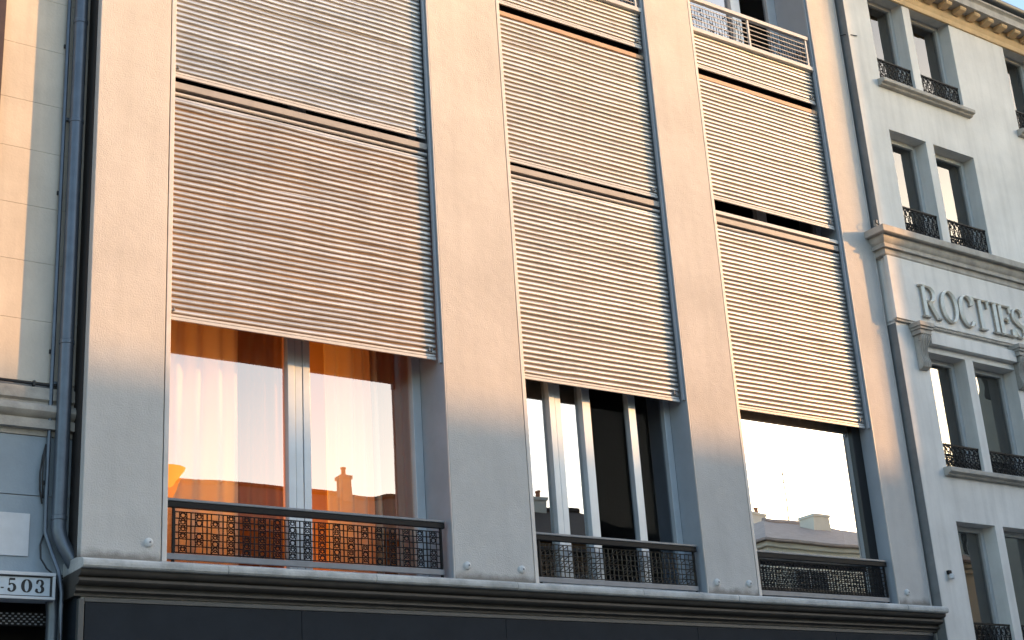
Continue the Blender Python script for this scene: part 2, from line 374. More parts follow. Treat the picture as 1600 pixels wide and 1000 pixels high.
# --- roller shutters: every slat an object of its own
PITCH = .0485
def slat_mesh(x0, w, z0, mt, dent):
    b = MB(); seg = 12
    pr = [(.008, PITCH*1.03), (.001, PITCH*.99), (-.006, PITCH*.90), (-.0105, PITCH*.73), (-.012, PITCH*.52), (-.011, PITCH*.34), (-.0065, PITCH*.23), (.001, PITCH*.18), (.006, PITCH*.14), (.008, PITCH*.02)]
    vs = []; fs = []; mi = []; npf = len(pr); ph = random.uniform(0, 50)
    for i in range(seg+1):
        x = w*i/seg; e = min(1, min(i, seg-i)/2)
        q = noise.noise(Vector(((x0+x)*2.1, z0*2.6, 3.7))); q2 = noise.noise(Vector(((x0+x)*1.7, z0*5.5, 9.1)))
        dz = e*dent*(.0030*q+.0018*noise.noise(Vector((x*3, ph, 0)))); dy = e*dent*(.0045*q2+.0020*noise.noise(Vector((x*4, ph, 5))))
        tl = e*dent*.10*noise.noise(Vector((x*2.3, ph*.3, z0*3)))
        vs += [(x, y+dy+tl*(z-PITCH/2), z+dz) for y, z in pr]
    for i in range(seg):
        for j in range(npf-1):
            a = i*npf+j; fs.append((a+1, a+npf+1, a+npf, a)); mi.append(1 if j >= 6 else 0)
    b.add(vs, fs); b.mi = mi
    return b.mesh('slat', mt, smooth='all')
def shutter(bay, zb, zt, mt, dent=1.6, label=None, y=.085):
    x0, x1 = BAYS[bay][0]+.030, BAYS[bay][1]-.038
    sh = B(x0, x1, y+.013, y+.017, zb+.01, zt).build('shutter', M[mt], main)
    if label: sh['label'] = label
    br = B(x0+.004, x1-.002, y-.014, y+.004, zb, zb+.026).build('bottom_rail', M['bar'], sh, bevel=.003)
    B(x0+.004, x1-.004, y-.010, y+.004, zb+.030, zb+.050).build('bottom_rail', M['bar'], sh, bevel=.003)
    mts = [M[mt], M[mt.replace('slat', 'hinge')]]
    z = zb+.050; i = 0
    while z+PITCH*.6 < zt:
        o = link('slat', slat_mesh(x0, x1-x0, z, mts, dent), sh, loc=(x0+random.uniform(-.002, .002), y+random.uniform(-.0015, .0015), z+random.uniform(-.0012, .0012)))
        o.rotation_euler.y = random.uniform(-.0006, .0006); o.rotation_euler.x = random.uniform(-.05, .05)
        z += PITCH; i += 1
    for cx in (x0+.05, x1-.06):   # end clips
        c = MB().box(cx-.025, cx+.025, y-.024, y-.010, zb+.075, zb+.090)
        c.box(cx-.018, cx-.008, y-.030, y-.012, zb+.066, zb+.10); c.box(cx+.008, cx+.018, y-.030, y-.012, zb+.070, zb+.096)
        c.build('shutter_clip', M['rail'], sh, bevel=.002)
    return sh
shutter(0, 5.645, 7.61, 'slat_tan', 2.2); shutter(1, 5.60, 7.61, 'slat_cream'); shutter(2, 5.62, 7.61, 'slat_cream')
shutter(0, 7.785, 9.388, 'slat_grey', 2.2); shutter(1, 7.776, 9.388, 'slat_cream'); shutter(2, 7.937, 9.388, 'slat_cream')
for b_ in range(3): shutter(b_, 9.522, 9.95, ['slat_grey', 'slat_cream', 'slat_cream'][b_])

# --- windows
def window(x0, x1, z0, z1, y, stiles, glasses, fmat='alu', fw_=.07, depth=.07, gy=.045, parent=main, topw=None):
    """frame with its front at y; stiles = list of (xa, xb) uprights; the panes fill what is left"""
    tw = topw or fw_
    f = MB().box(x0, x0+fw_, y, y+depth, z0, z1).box(x1-fw_, x1, y, y+depth, z0, z1)
    f.box(x0+fw_, x1-fw_, y+.002, y+depth, z1-tw, z1).box(x0+fw_, x1-fw_, y+.002, y+depth, z0, z0+fw_)
    w = f.build('window', M[fmat], parent, bevel=.004)
    edges = [x0+fw_]+[e for s_ in stiles for e in s_]+[x1-fw_]
    for xa, xb in stiles:
        n = max(1, round((xb-xa)/.075)); st = (xb-xa)/n
        for q in range(n):
            B(xa+q*st+.002, xa+(q+1)*st-.002, y-(.0 if q % 2 else .006), y+depth-.004, z0+fw_*.5, z1-tw*.5).build('mullion', M[fmat], w, bevel=.004)
    for i in range(len(edges)//2):
        a, b = edges[2*i], edges[2*i+1]
        if b-a < .02: continue
        p_ = MB(); p_.cur = 0
        p_.add([(a,y+gy,z0+fw_),(b,y+gy,z0+fw_),(b,y+gy,z1-tw),(a,y+gy,z1-tw)], [(0,1,2,3)]); p_.cur = 1
        p_.add([(a,y+gy+.006,z0+fw_),(b,y+gy+.006,z0+fw_),(b,y+gy+.006,z1-tw),(a,y+gy+.006,z1-tw)], [(3,2,1,0)])
        p_.build('pane', [M[glasses[i % len(glasses)]], M['clear']], w)
    return w
ZB, ZT = 3.745, 7.34
window(3.968, 6.486, ZB, ZT, .40, [(5.19, 5.40)], ['glass_warm'], fw_=.085)
window(7.30, 9.262, ZB, ZT, .27, [(7.785, 7.925), (8.17, 8.27), (8.73, 8.825)], ['glass_mid', 'glass_mid', 'glass_dark', 'glass_dark'], fw_=.075, depth=.075, gy=.05)
window(9.91, 11.876, ZB, ZT, .18, [], ['glass_mirror'], fmat='alu_b', fw_=.13, gy=.03)
for k in range(3):
    x0, x1 = BAYS[k]
    window(x0+.004, x1-.008, 7.78, 9.29, .30, [((x0+x1)/2-.03, (x0+x1)/2+.13)], ['glass_dark'], fw_=.08)
    window(x0+.004, x1-.008, 10.006, 12.59, .50, [((x0+x1)/2+.21, (x0+x1)/2+.37)], ['glass_mid', 'glass_dark'], fw_=.14)

# --- guard railings
def rail_end(x0, x1): return x0+.05, x1-.03
def railing(bay, zt, zb, kind, y=.075):
    x0, x1 = BAYS[bay][0]+.046, BAYS[bay][1]-.045
    rl = B(x0, x1, y-.028, y+.028, zt-.020, zt).build('railing', M['rail'], main, bevel=.004)
    B(x0+.002, x1-.002, y-.020, y+.016, zt-.066, zt-.021).build('under_rail', M['iron'], rl, bevel=.003)
    B(x0, x1-.02, y-.014, y+.014, zb, zb+.045).build('bottom_rail', M['rail'], rl, bevel=.003)
    posts = [x0+.075, x1-.035]
    for p_ in posts: B(p_-.008, p_+.008, y-.010, y+.010, zb-.05, zt-.063).build('post', M['iron'], rl)
    m0, m1 = posts[0]+.01, posts[1]-.01; a, b = zb+.055, zt-.095
    gr = MB()
    def bar(xa, za, xb, zb_, r, yy=y): gr.tube([(xa, yy, za), (xb, yy, zb_)], r, 5, caps=False)
    bar(m0, b, m1, b, .005); bar(m0, a, m1, a, .005)
    if kind == 'ornate':
        n = round((m1-m0)/.13); st = (m1-m0)/n; rows = 6
        for j in range(1, rows):
            z = a+(b-a)*j/rows
            gr.tube([(m0+(m1-m0)*q/40, y+random.uniform(-.002, .002), z+random.uniform(-.0025, .0025)) for q in range(41)], .0048, 5)
        for i in range(n+1): bar(m0+i*st, a, m0+i*st, b, .006)
        for i in range(n):
            cx = m0+(i+.5)*st
            for dx in (-.030, .030):
                gr.tube([(cx+dx+random.uniform(-.003, .003), y, a+(b-a)*q/8) for q in range(9)], .0045, 5)
            for j in range(rows):
                cz = a+(b-a)*(j+.5)/rows; rr = (.017 if (j+i) % 2 else .012)*random.uniform(.75, 1.25)
                if random.random() < .12: continue
                gr.tube([(cx+rr*math.cos(t_)*1.1, y-.003, cz+rr*math.sin(t_)) for t_ in [q*math.pi/4 for q in range(8)]], .0046, 4, closed=True)
                for s_ in (-1, 1):
                    gr.tube([(cx+s_*.030, y-.003, cz-.018), (cx+s_*.014, y-.003, cz-.006), (cx+s_*.024, y-.003, cz+.008), (cx+s_*.008, y-.003, cz+.021)], .0046, 4)
        stuff(gr.build('grille', M['iron'], rl))
    else:
        st = .050 if kind == 'mesh' else .043
        n = round((m1-m0)/st); rows = round((b-a)/st)
        for i in range(n+1):
            x = m0+(m1-m0)*i/n; gr.tube([(x+random.uniform(-.003, .003), y-.003*(-1)**q, a+(b-a)*q/rows) for q in range(rows+1)], random.uniform(.0045, .006), 5)
        for j in range(1, rows):
            z = a+(b-a)*j/rows; gr.tube([(m0+(m1-m0)*q/n, y+.003*(-1)**(q+j), z+random.uniform(-.003, .003)) for q in range(n+1)], .005, 5)
        for i in range(n):
            for j in range(rows):
                if random.random() < .5:
                    x = m0+(m1-m0)*(i+.5)/n; z = a+(b-a)*(j+.5)/rows
                    gr.tube([(x-.02, y-.004, z-.012), (x, y-.006, z+random.uniform(-.01, .01)), (x+.02, y-.004, z+.014)], .0042, 4)
        stuff(gr.build('grille', M['mesh_br' if kind == 'mesh' else 'iron'], rl))
    return rl
railing(0, 4.229, 3.775, 'ornate'); railing(1, 4.196, 3.765, 'mesh'); railing(2, 4.196, 3.765, 'fine')
# third-storey guard rail: horizontal bars
for k in (1, 2):
    x0, x1 = BAYS[k][0]+.046, BAYS[k][1]-.06
    rl = MB().box(x0, x1, .025, .075, 10.352, 10.398).build('railing', M['bar'], main, bevel=.004)
    for p_ in (x0+.02, x0+.91, x1-.03): B(p_-.012, p_+.012, .038, .062, 10.006, 10.351).build('post', M['bar'], rl)
    for j in range(5): MB().tube([(x0, .05, 10.055+j*.06), (x1, .05, 10.055+j*.06)], .0055, 6).build('bar', M['guide'], rl)
    gr = MB()
    n = 44
    for i in range(n+1):
        x = x0+(x1-x0)*i/n; gr.tube([(x+random.uniform(-.01, .01), .075, 10.01+q*.08) for q in range(5)], .005, 4)
    for i in range(60):
        x = random.uniform(x0, x1-.05); z = random.uniform(10.03, 10.30)
        gr.tube([(x, .078, z), (x+.02, .078, z+random.uniform(-.02, .02)), (x+.045, .078, z+random.uniform(-.02, .02))], .006, 4)
    stuff(gr.build('grille', M['iron'], rl))

# --- lit room behind the left window
rw = B(3.97, 6.49, 2.2, 2.24, 3.745, 7.34).build('room_wall', M['room_warm'], main)
B(3.965, 3.975, .5, 2.2, 3.745, 7.34).build('room_wall', M['room_warm'], main)
B(6.480, 6.490, .5, 2.2, 3.745, 7.34).build('room_wall', M['room_warm'], main)
B(3.976, 6.479, .5, 2.2, 3.70, 3.744).build('room_floor', M['room_warm'], main)
def curtain(x0, x1, y, z0, z1, folds, amp, mt, label, name='curtain'):
    b = MB(); nx = folds*8; nz = 6; vs = []; fs = []
    ph = random.uniform(0, 6)
    for j in range(nz+1):
        for i in range(nx+1):
            u = i/nx; v = j/nz
            vs.append((x0+(x1-x0)*u+.008*math.sin(5*v+9*u), y+amp*math.sin(2*math.pi*folds*u+ph+.5*math.sin(3*v+u*4))*(1-.3*v)+.4*amp*math.sin(2*math.pi*folds*.43*u), z0+(z1-z0)*v))
    for j in range(nz):
        for i in range(nx): a = j*(nx+1)+i; fs.append((a, a+1, a+nx+2, a+nx+1))
    o = b.add(vs, fs).build(name, M[mt], smooth='all'); sm = o.modifiers.new('thickness', 'SOLIDIFY'); sm.thickness = .002
    return tag(o, label, 'curtain')
curtain(4.02, 4.86, .62, 3.76, 7.2, 5, .05, 'sheer', 'cream sheer curtain hanging at the far left of the lit window')
curtain(4.83, 5.27, .66, 3.76, 7.2, 4, .03, 'drape', 'brown drape left of the window mullion in the lit window')
curtain(5.66, 6.16, .62, 3.76, 7.2, 4, .05, 'sheer', 'cream sheer curtain in the right half of the lit window')
curtain(6.08, 6.478, .58, 3.76, 7.2, 4, .03, 'drape', 'brown drape beside the right jamb of the lit window')
lamp = thing('floor_lamp', (4.20, .53, 3.75), 'glowing orange bowl lamp standing in the lit left window', 'lamp')
MB().lathe([(.10, 0), (.10, .015), (.02, .03), (.015, .58), (.03, .60)], (4.20, .53, 3.75), seg=16).build('stem', M['brass'], lamp, smooth=True)
MB().lathe([(.055, .60), (.085, .66), (.10, .72), (.145, .80), (.155, .83), (.14, .83)], (4.20, .53, 3.75), seg=20).build('lamp_shade', M['shade'], lamp, smooth=True)
ld = bpy.data.lights.new('lamp_bulb', 'POINT'); lo = bpy.data.objects.new('lamp_bulb', ld); col.objects.link(lo)
ld.energy = 23; ld.color = (1, .40, .045); ld.shadow_soft_size = .15; lo.location = (5.2, 1.3, 4.6)

# ================================================================== LEFT BUILDING
left = thing('left_building', (-4, .28, .12), 'beige rendered house in shade left of the drainpipe', 'building')
YL = .26
B(-8, 3.373, YL+.012, 3, 3.57, 13).build('wall_core', M['lmould'], left)
js = [5.068, 5.546, 6.012, 6.471, 6.941, 7.357, 7.846, 8.30, 8.76, 9.22, 9.68, 10.14, 10.6, 11.06]
for i in range(len(js)-1):
    B(2.69, 3.372, YL, YL+.012, js[i]+.001, js[i+1]-.001).build('stone_course', M['lwall'], left, bevel=.0012)
B(1.2, 2.69, YL, YL+.012, 5.07, 6.7).build('wall_panel', M['lwall'], left)
B(-8, 1.2, YL, YL+.012, 5.07, 12.9).build('wall_panel', M['lwall'], left)
sh = B(2.05, 2.685, YL-.05, YL+.011, 6.75, 9.6).build('wood_shutter', M['wood'], left, bevel=.004)
for i in range(30): B(2.10, 2.63, YL-.062, YL-.05, 6.82+i*.09, 6.87+i*.09).build('louvre', M['wood'], sh)
# string course
sc_ = [(YL+.1, 5.02), (YL-.03, 5.02), (YL-.035, 4.93), (YL-.012, 4.915), (YL-.012, 4.90), (YL-.055, 4.885), (YL-.075, 4.86), (YL-.078, 4.83), (YL-.06, 4.80),
       (YL-.03, 4.785), (YL-.03, 4.775), (YL-.055, 4.77), (YL-.055, 4.705), (YL-.01, 4.70), (YL-.005, 4.66), (YL+.1, 4.66)]
MB().prism_x(sc_, -8, 3.371).build('string_course', M['lmould'], left, smooth=35)
B(-8, 3.371, YL, YL+.012, 4.218, 4.655).build('stone_course', M['lwall_low'], left, bevel=.0025)
B(-8, 3.371, YL, YL+.012, 3.66, 4.212).build('stone_course', M['lwall_low'], left, bevel=.0025)
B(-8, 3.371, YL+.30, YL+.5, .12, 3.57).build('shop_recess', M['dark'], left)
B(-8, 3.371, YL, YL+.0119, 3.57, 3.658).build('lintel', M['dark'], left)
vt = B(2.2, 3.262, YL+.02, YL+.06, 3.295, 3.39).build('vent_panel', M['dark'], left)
st = MB()
for r_ in range(5):
    for c_ in range(26):
        st.box(2.24+c_*.040+(r_ % 2)*.02, 2.256+c_*.040+(r_ % 2)*.02, YL+.012, YL+.021, 3.303+r_*.0175, 3.312+r_*.0175)
stuff(st.build('stud', M['rail'], vt))
B(2.9-.8, 3.084, YL-.012, YL-.001, 3.775, 4.08).build('plaque', M['plaque'], left, bevel=.002)
rod = thing('wall_cable', (2.9, YL, 5.05), 'thin black cable run along the beige wall above its moulding', 'cable')
MB().tube([(-2, YL-.02, 5.048), (2.2, YL-.02, 5.052), (3.18, YL-.02, 5.045), (3.235, YL-.035, 5.045)], .010, 8).build('run', M['cable'], rod, smooth=True)
for x in (3.06, 3.19): B(x-.008, x+.008, YL-.034, YL, 5.03, 5.068).build('clip', M['cable'], rod)

# drainpipe
dp = thing('drainpipe', (3.272, .18, .12), 'blue grey zinc drainpipe in the corner left of the pier', 'drainpipe')
XP, YP = 3.270, .185
path = [(XP, YP, 13), (XP, YP, 4.02), (XP+.002, YP, 3.96), (XP+.012, YP-.005, 3.91), (XP+.040, YP-.015, 3.84), (XP+.085, YP-.03, 3.76), (XP+.13, YP-.04, 3.68), (XP+.16, YP-.04, 3.62)]
pipe = MB().tube(path, .053, 20).build('pipe', M['pipe'], dp, smooth=True)
MB().tube([(XP+.0, YP, 3.62), (XP-.02, YP+.02, 3.5), (XP-.005, YP+.02, 3.35), (XP-.005, YP+.02, .12)], .046, 16).build('lower_pipe', M['pipe'], dp, smooth=True)
for z in (8.11, 7.21, 5.36, 4.03, 9.3, 10.4):
    MB().lathe([(.054, 0), (.0575, .004), (.0575, .030), (.054, .034)], (XP, YP, z), seg=20).build('collar', M['pipe'], pipe, smooth=30)
for z in (7.25, 5.06, 9.4):
    B(XP-.075, XP+.01, YP+.045, YL, z, z+.02).build('bracket', M['pipe'], dp)
tp = thing('conduit', (3.195, .22, .12), 'thin grey conduit running up beside the thick drainpipe', 'conduit')
MB().tube([(3.188, .235, 13), (3.188, .235, 4.2), (3.19, .23, 3.95), (3.235, .20, 3.80), (3.27, .14, 3.66), (3.29, .12, 3.5), (3.30, .12, .2)], .016, 10).build('tube', M['pipe'], tp, smooth=True)
for z in (5.3, 4.3, 6.6, 7.9): B(3.165, 3.205, .245, .28, z, z+.03).build('clip', M['cable'], tp)
cb = MB().tube([(3.175, .25, 4.60), (3.15, .235, 4.50), (3.135, .23, 4.38), (3.14, .235, 4.26), (3.165, .25, 4.16)], .007, 6)
cb.tube([(3.172, .25, 4.58), (3.152, .22, 4.46), (3.150, .22, 4.32), (3.17, .25, 4.2)], .006, 6)
cb.tube([(3.19, .25, 3.95), (3.165, .24, 3.86), (3.165, .22, 3.76), (3.20, .18, 3.68), (3.255, .14, 3.62), (3.28, .12, 3.5), (3.285, .11, 3.2), (3.285, .11, 2.0)], .007, 6)
tag(cb.build('loose_cable', M['cable'], smooth=True), 'black cables looping loose beside the drainpipe', 'cable')

# ---- stroke lettering
def stroke(b, pts, ws, fx, y0, dep, ridge):
    """pts in letter units, ws widths; fx maps (u,v) -> (x,z); raised towards -y; ridge adds a prismatic crest"""
    P = [Vector(fx(*p)) for p in pts]; n = len(P); vs = []; fs = []; mi = []
    W = ws if isinstance(ws, (list, tuple)) else [ws]*n
    for i, p in enumerate(P):
        t = (P[min(i+1, n-1)]-P[max(i-1, 0)]); t.normalize(); nn = Vector((-t.y, t.x))*W[i]/2
        l, r_ = p+nn, p-nn
        vs += [(l.x, y0, l.y), (l.x, y0-dep, l.y), (p.x, y0-dep-ridge, p.y), (r_.x, y0-dep, r_.y), (r_.x, y0, r_.y)]
    for i in range(n-1):
        for k in range(4): a = i*5+k; fs.append((a, a+5, a+6, a+1)); mi.append(1 if k in (0, 3) else 0)
    mi += [1, 1]
    fs.append((0, 1, 2, 3, 4)); fs.append(tuple((n-1)*5+k for k in (4, 3, 2, 1, 0)))
    k0 = len(b.mi); b.add(vs, fs); b.mi[k0:] = mi
def arc(cx, cy, rx, ry, a0, a1, n=14): return [(cx+rx*math.cos(R(a0+(a1-a0)*i/n)), cy+ry*math.sin(R(a0+(a1-a0)*i/n))) for i in range(n+1)]
def arcw(a0, a1, thin, thick, n=14): return [thin+(thick-thin)*abs(math.cos(R(a0+(a1-a0)*i/n)))**1.2 for i in range(n+1)]
def glyph(ch, fx, b, y0, dep, ridge, u):
    """u = unit size in metres for widths (letter height)"""
    s = lambda pts, w: stroke(b, pts, [x*u for x in w] if isinstance(w, list) else w*u, fx, y0, dep, ridge)
    TK, TN, SF = .17, .06, .055
    if ch == 'R':
        s([(.22, 0), (.22, 1)], TK); s([(.05, .03), (.40, .03)], SF); s([(.02, .97), (.30, .97)], SF)
        s([(.22, .965), (.45, .965)]+arc(.45, .735, .28, .23, 90, -90)+[(.22, .505)], [TN, TN]+arcw(90, -90, TN, TK)+[TN])
        s([(.42, .50), (.80, .03)], [.12, .16]); s([(.74, .025), (.98, .025)], SF)
    if ch == 'O': s(arc(.5, .5, .40, .48, 90, 450, 28), arcw(90, 450, TN, .16, 28))
    if ch == 'C':
        s(arc(.55, .5, .42, .48, 50, 318, 24), arcw(50, 318, TN, .17, 24)); s([(.84, 1.0), (.84, .70)], [.05, .09]); s([(.87, .08), (.87, .22)], [.05, .07])
    if ch == 'T':
        s([(.5, 0), (.5, .96)], TK); s([(.04, .965), (.96, .965)], TN); s([(.30, .03), (.70, .03)], SF)
        s([(.06, 1.0), (.06, .74)], [.09, .04]); s([(.94, 1.0), (.94, .74)], [.09, .04])
    if ch == 'I': s([(.5, 0), (.5, 1)], TK); s([(.2, .03), (.8, .03)], SF); s([(.2, .97), (.8, .97)], SF)
    if ch == 'E':
        s([(.25, 0), (.25, 1)], TK); s([(.05, .965), (.86, .965)], TN); s([(.05, .035), (.90, .035)], TN); s([(.25, .52), (.66, .52)], TN)
        s([(.84, 1.0), (.84, .76)], [.09, .04]); s([(.89, 0), (.89, .27)], [.09, .04]); s([(.66, .62), (.66, .42)], .06)
    if ch == 'S':
        pts = arc(.5, .74, .33, .22, 25, 240, 12)+[(.45, .52), (.58, .46)]+arc(.5, .26, .36, .23, 55, -160, 12)
        s(pts, [TN+.11*min(1, max(0, 1-abs(i-len(pts)/2)/9)) for i in range(len(pts))]); s([(.80, .98), (.80, .74)], [.05, .08]); s([(.14, .02), (.14, .27)], [.05, .08])
    if ch == '5':
        s([(.25, .97), (.85, .97)], .17); s([(.24, 1.0), (.20, .50)], .07)
        s([(.20, .52)]+arc(.48, .34, .36, .29, 130, -150, 16), [.06]+arcw(130, -150, .08, .24, 16)); s(arc(.20, .20, .06, .06, 0, 330, 8), .13)
    if ch == '0': s(arc(.5, .5, .36, .46, 90, 450, 28), arcw(90, 450, .07, .28, 28))
    if ch == '3':
        s(arc(.48, .74, .30, .23, 160, -80, 14), arcw(160, -80, .08, .22, 14)); s(arc(.46, .27, .36, .25, 80, -165, 16), arcw(80, -165, .08, .26, 16))
        s(arc(.20, .76, .05, .05, 0, 330, 8), .12); s(arc(.16, .22, .06, .06, 0, 330, 8), .13)
    if ch == '-': s([(.2, .3), (.8, .3)], .10)

# number sign box on the left house
sg = thing('number_sign', (2.7, .20, 3.45), 'pale framed sign box with black numerals beside the drainpipe', 'sign')
B(2.1, 3.235, .115, .275, 3.452, 3.632).build('box', M['signface'], sg)
for a in ((2.1, 3.240, 3.612, 3.636), (2.1, 3.240, 3.448, 3.468)): B(a[0], a[1], .095, .12, a[2], a[3]).build('frame', M['plaque'], sg, bevel=.003)
B(3.220, 3.2395, .0955, .12, 3.4685, 3.6115).build('frame', M['plaque'], sg, bevel=.003)
for a in ((2.1, 3.2195, 3.603, 3.6115), (2.1, 3.2195, 3.4685, 3.476), (3.206, 3.2195, 3.4765, 3.6025)): B(a[0], a[1], .1085, .1149, a[2], a[3]).build('inlay', M['black'], sg)
for ch, xa, w_ in (('-', 2.862, .035), ('5', 2.912, .062), ('0', 3.008, .074), ('3', 3.104, .064)):
    b = MB(); zc = 3.496; h = .092
    glyph(ch, lambda u, v, xa=xa, w_=w_, zc=zc, h=h: (xa+u*w_, zc+v*h), b, .115, .002, .0004, .085)
    b.build('numeral' if ch != '-' else 'dash', [M['black'], M['black']], sg)

# ================================================================== RIGHT BUILDING (local frame: x along the wall, y into it)
right = thing('right_building', (12.42, -.10, 0), 'pale rendered house with paired windows and raised lettering', 'building', rotz=R(1.0), local=True)
RW = 9.0
OA, OB = (.46, 1.13), (1.27, 2.05)
ROWS = [(10.05, 11.33), (8.0, 9.385), (5.245, 6.585), (3.15, 4.65)]
PAIRS = [0, 2.72, 5.44]
def pair_holes(rows):
    hs = []
    for dx in PAIRS:
        for z0, z1 in rows:
            hs.append((OA[0]+dx, OA[1]+dx, z0, z1)); hs.append((OB[0]+dx, OB[1]+dx, z0, z1))
    return hs
DEP = .18
MB().wall(0, RW, 7.66, 11.5, 0, DEP, pair_holes(ROWS[:2])).build('wall', M['rwall'], right)
MB().wall(0, RW, 2.2, 6.90, 0, DEP, pair_holes(ROWS[2:])).build('wall', M['rwall'], right)
B(0, RW, DEP+.5, DEP+3, .12, 12).build('back_wall', M['room'], right)
B(0, .04, DEP, DEP+3, .12, 12).build('side_wall', M['rwall'], right)
B(0, .04, .001, DEP, 6.88, 7.68).build('side_wall', M['rwall'], right)
B(0, RW, 0, DEP, .12, 2.2).build('base_wall', M['rmould'], right)
for z0, z1 in ((2.3, 3.1), (4.75, 5.15), (6.66, 7.95), (9.45, 9.95), (11.4, 11.9)): B(.041, RW, DEP+.07, DEP+.5, z0, z1).build('floor_slab', M['room'], right)
for z0, z1 in ((2.3, 6.86), (8.02, 11.28)): B(-.006, -.001, .004, .12, z0, z1).build('side_shade_strip', M['sidegrey'], right)  # grey sheets added to paint shade on the side wall
# frieze and string course
B(-.035, RW, -.05, .0, 6.90, 7.655).build('frieze', M['rwall'], right, bevel=.006)
B(-.02, RW, -.035, 0, 6.872, 6.8995).build('frieze_bead', M['rmould'], right, bevel=.005)
def runs(prof, xl, name, mt):
    """moulding with a mitred return at its left end: prof of (projection, z)"""
    b = MB(); n = len(prof); vs = []
    for p_, z in prof: vs.append((xl-p_, .12, z))
    for p_, z in prof: vs.append((xl-p_, -p_, z))
    for p_, z in prof: vs.append((RW, -p_, z))
    fs = [(i, i+1, i+1+n, i+n) for i in range(n-1)]+[(i+n, i+1+n, i+1+2*n, i+2*n) for i in range(n-1)]
    b.add(vs, fs); return b.build(name, M[mt], right, smooth=30)
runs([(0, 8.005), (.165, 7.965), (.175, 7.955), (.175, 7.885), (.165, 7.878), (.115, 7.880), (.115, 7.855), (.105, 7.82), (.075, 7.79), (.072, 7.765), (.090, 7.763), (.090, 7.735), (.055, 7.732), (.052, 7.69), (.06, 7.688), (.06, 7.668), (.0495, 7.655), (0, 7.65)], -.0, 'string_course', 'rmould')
# bed moulding, modillions, corona, gutter
runs([(0, 11.30), (.02, 11.305), (.035, 11.335), (.035, 11.36), (.055, 11.39), (.06, 11.425), (.0, 11.43)], 0, 'bed_moulding', 'warm_lit')
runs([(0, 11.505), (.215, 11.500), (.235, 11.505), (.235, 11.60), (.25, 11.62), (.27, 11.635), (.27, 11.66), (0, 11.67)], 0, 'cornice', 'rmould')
B(0, RW, -.055, 0, 11.432, 11.503).build('cornice_back', M['warm_lit'], right)
k = 0
while .10+k*.285 < RW-.2:
    x = .10+k*.285
    MB().prism_x([(-.06, 11.502), (-.20, 11.502), (-.205, 11.475), (-.19, 11.455), (-.15, 11.45), (-.11, 11.44), (-.06, 11.435)], x, x+.12).build('modillion', M['warm_lit'], right, bevel=.006); k += 1
gpr = [(-.22+.075*math.cos(t_), 11.74+.075*math.sin(t_)) for t_ in [math.pi+math.pi*q/8 for q in range(9)]]+[(-.155, 11.76), (-.22, 11.72), (-.285, 11.76)]
MB().prism_x([(y_-.03, z_) for y_, z_ in gpr], -.02, RW).build('gutter', M['gutter'], right, smooth=35)
MB().add([(0, -.2, 11.72), (RW, -.2, 11.72), (RW, 4, 14.0), (0, 4, 14.0), (0, -.2, 11.67), (RW, -.2, 11.67), (RW, 4, 11.67), (0, 4, 11.67)], [(0,1,2,3),(0,3,7,4),(1,5,6,2),(4,7,6,5),(0,4,5,1),(2,6,7,3)]).build('roof', M['gutter'], right)
ch_ = B(2.45, 2.95, .35, .9, 11.9, 12.75).build('chimney', M['brick'], right, bevel=.01)
B(2.40, 3.0, .30, .95, 12.75, 12.85).build('chimney_cap', M['rmould'], ch_, bevel=.01)
# sills
for dx in PAIRS:
    for z0, nm in ((10.05, 'sill'), (5.245, 'sill')):
        MB().prism_x([(.05, z0+.004), (-.09, z0-.012), (-.10, z0-.02), (-.10, z0-.062), (-.085, z0-.07), (-.06, z0-.075), (-.05, z0-.095), (0, z0-.10), (.05, z0-.10)], .40+dx, 2.13+dx).build(nm, M['rmould'], right, bevel=.003)
    # architrave above the lettered storey's windows and its two brackets
    B(.48+dx, 2.03+dx, -.075, 0, 6.66, 6.80).build('architrave', M['rwall'], right, bevel=.005)
    for cx in (.33, 2.12):
        cx += dx
        cb_ = MB()
        cb_.box(cx-.125, cx+.125, -.165, 0, 6.815, 6.868); cb_.box(cx-.11, cx+.11, -.150, 0, 6.785, 6.8145); cb_.box(cx-.095, cx+.095, -.13, 0, 6.735, 6.7845)
        co = cb_.build('corbel', M['rmould'], right, bevel=.005)
        pr = [(0, 6.734), (-.115, 6.734), (-.125, 6.70), (-.115, 6.66), (-.085, 6.62), (-.065, 6.56), (-.06, 6.50), (-.075, 6.45), (-.085, 6.41), (-.07, 6.365), (-.04, 6.345), (0, 6.34)]
        MB().prism_x(pr, cx-.068, cx+.068).build('scroll', M['rmould'], co, bevel=.006)
        for q in (-.045, -.015, .015, .045):
            MB().tube([(cx+q, y_-.004, z_) for y_, z_ in pr[1:10]], .0075, 6).build('flute', M['rmould'], co, smooth=True)
        for s_ in (-1, 1):
            MB().tube([(cx+s_*.070, -.085+.028*math.cos(t_), 6.69+.028*math.sin(t_)) for t_ in [q*math.pi/5 for q in range(10)]], .007, 6, closed=True).build('volute', M['rmould'], co, smooth=True)
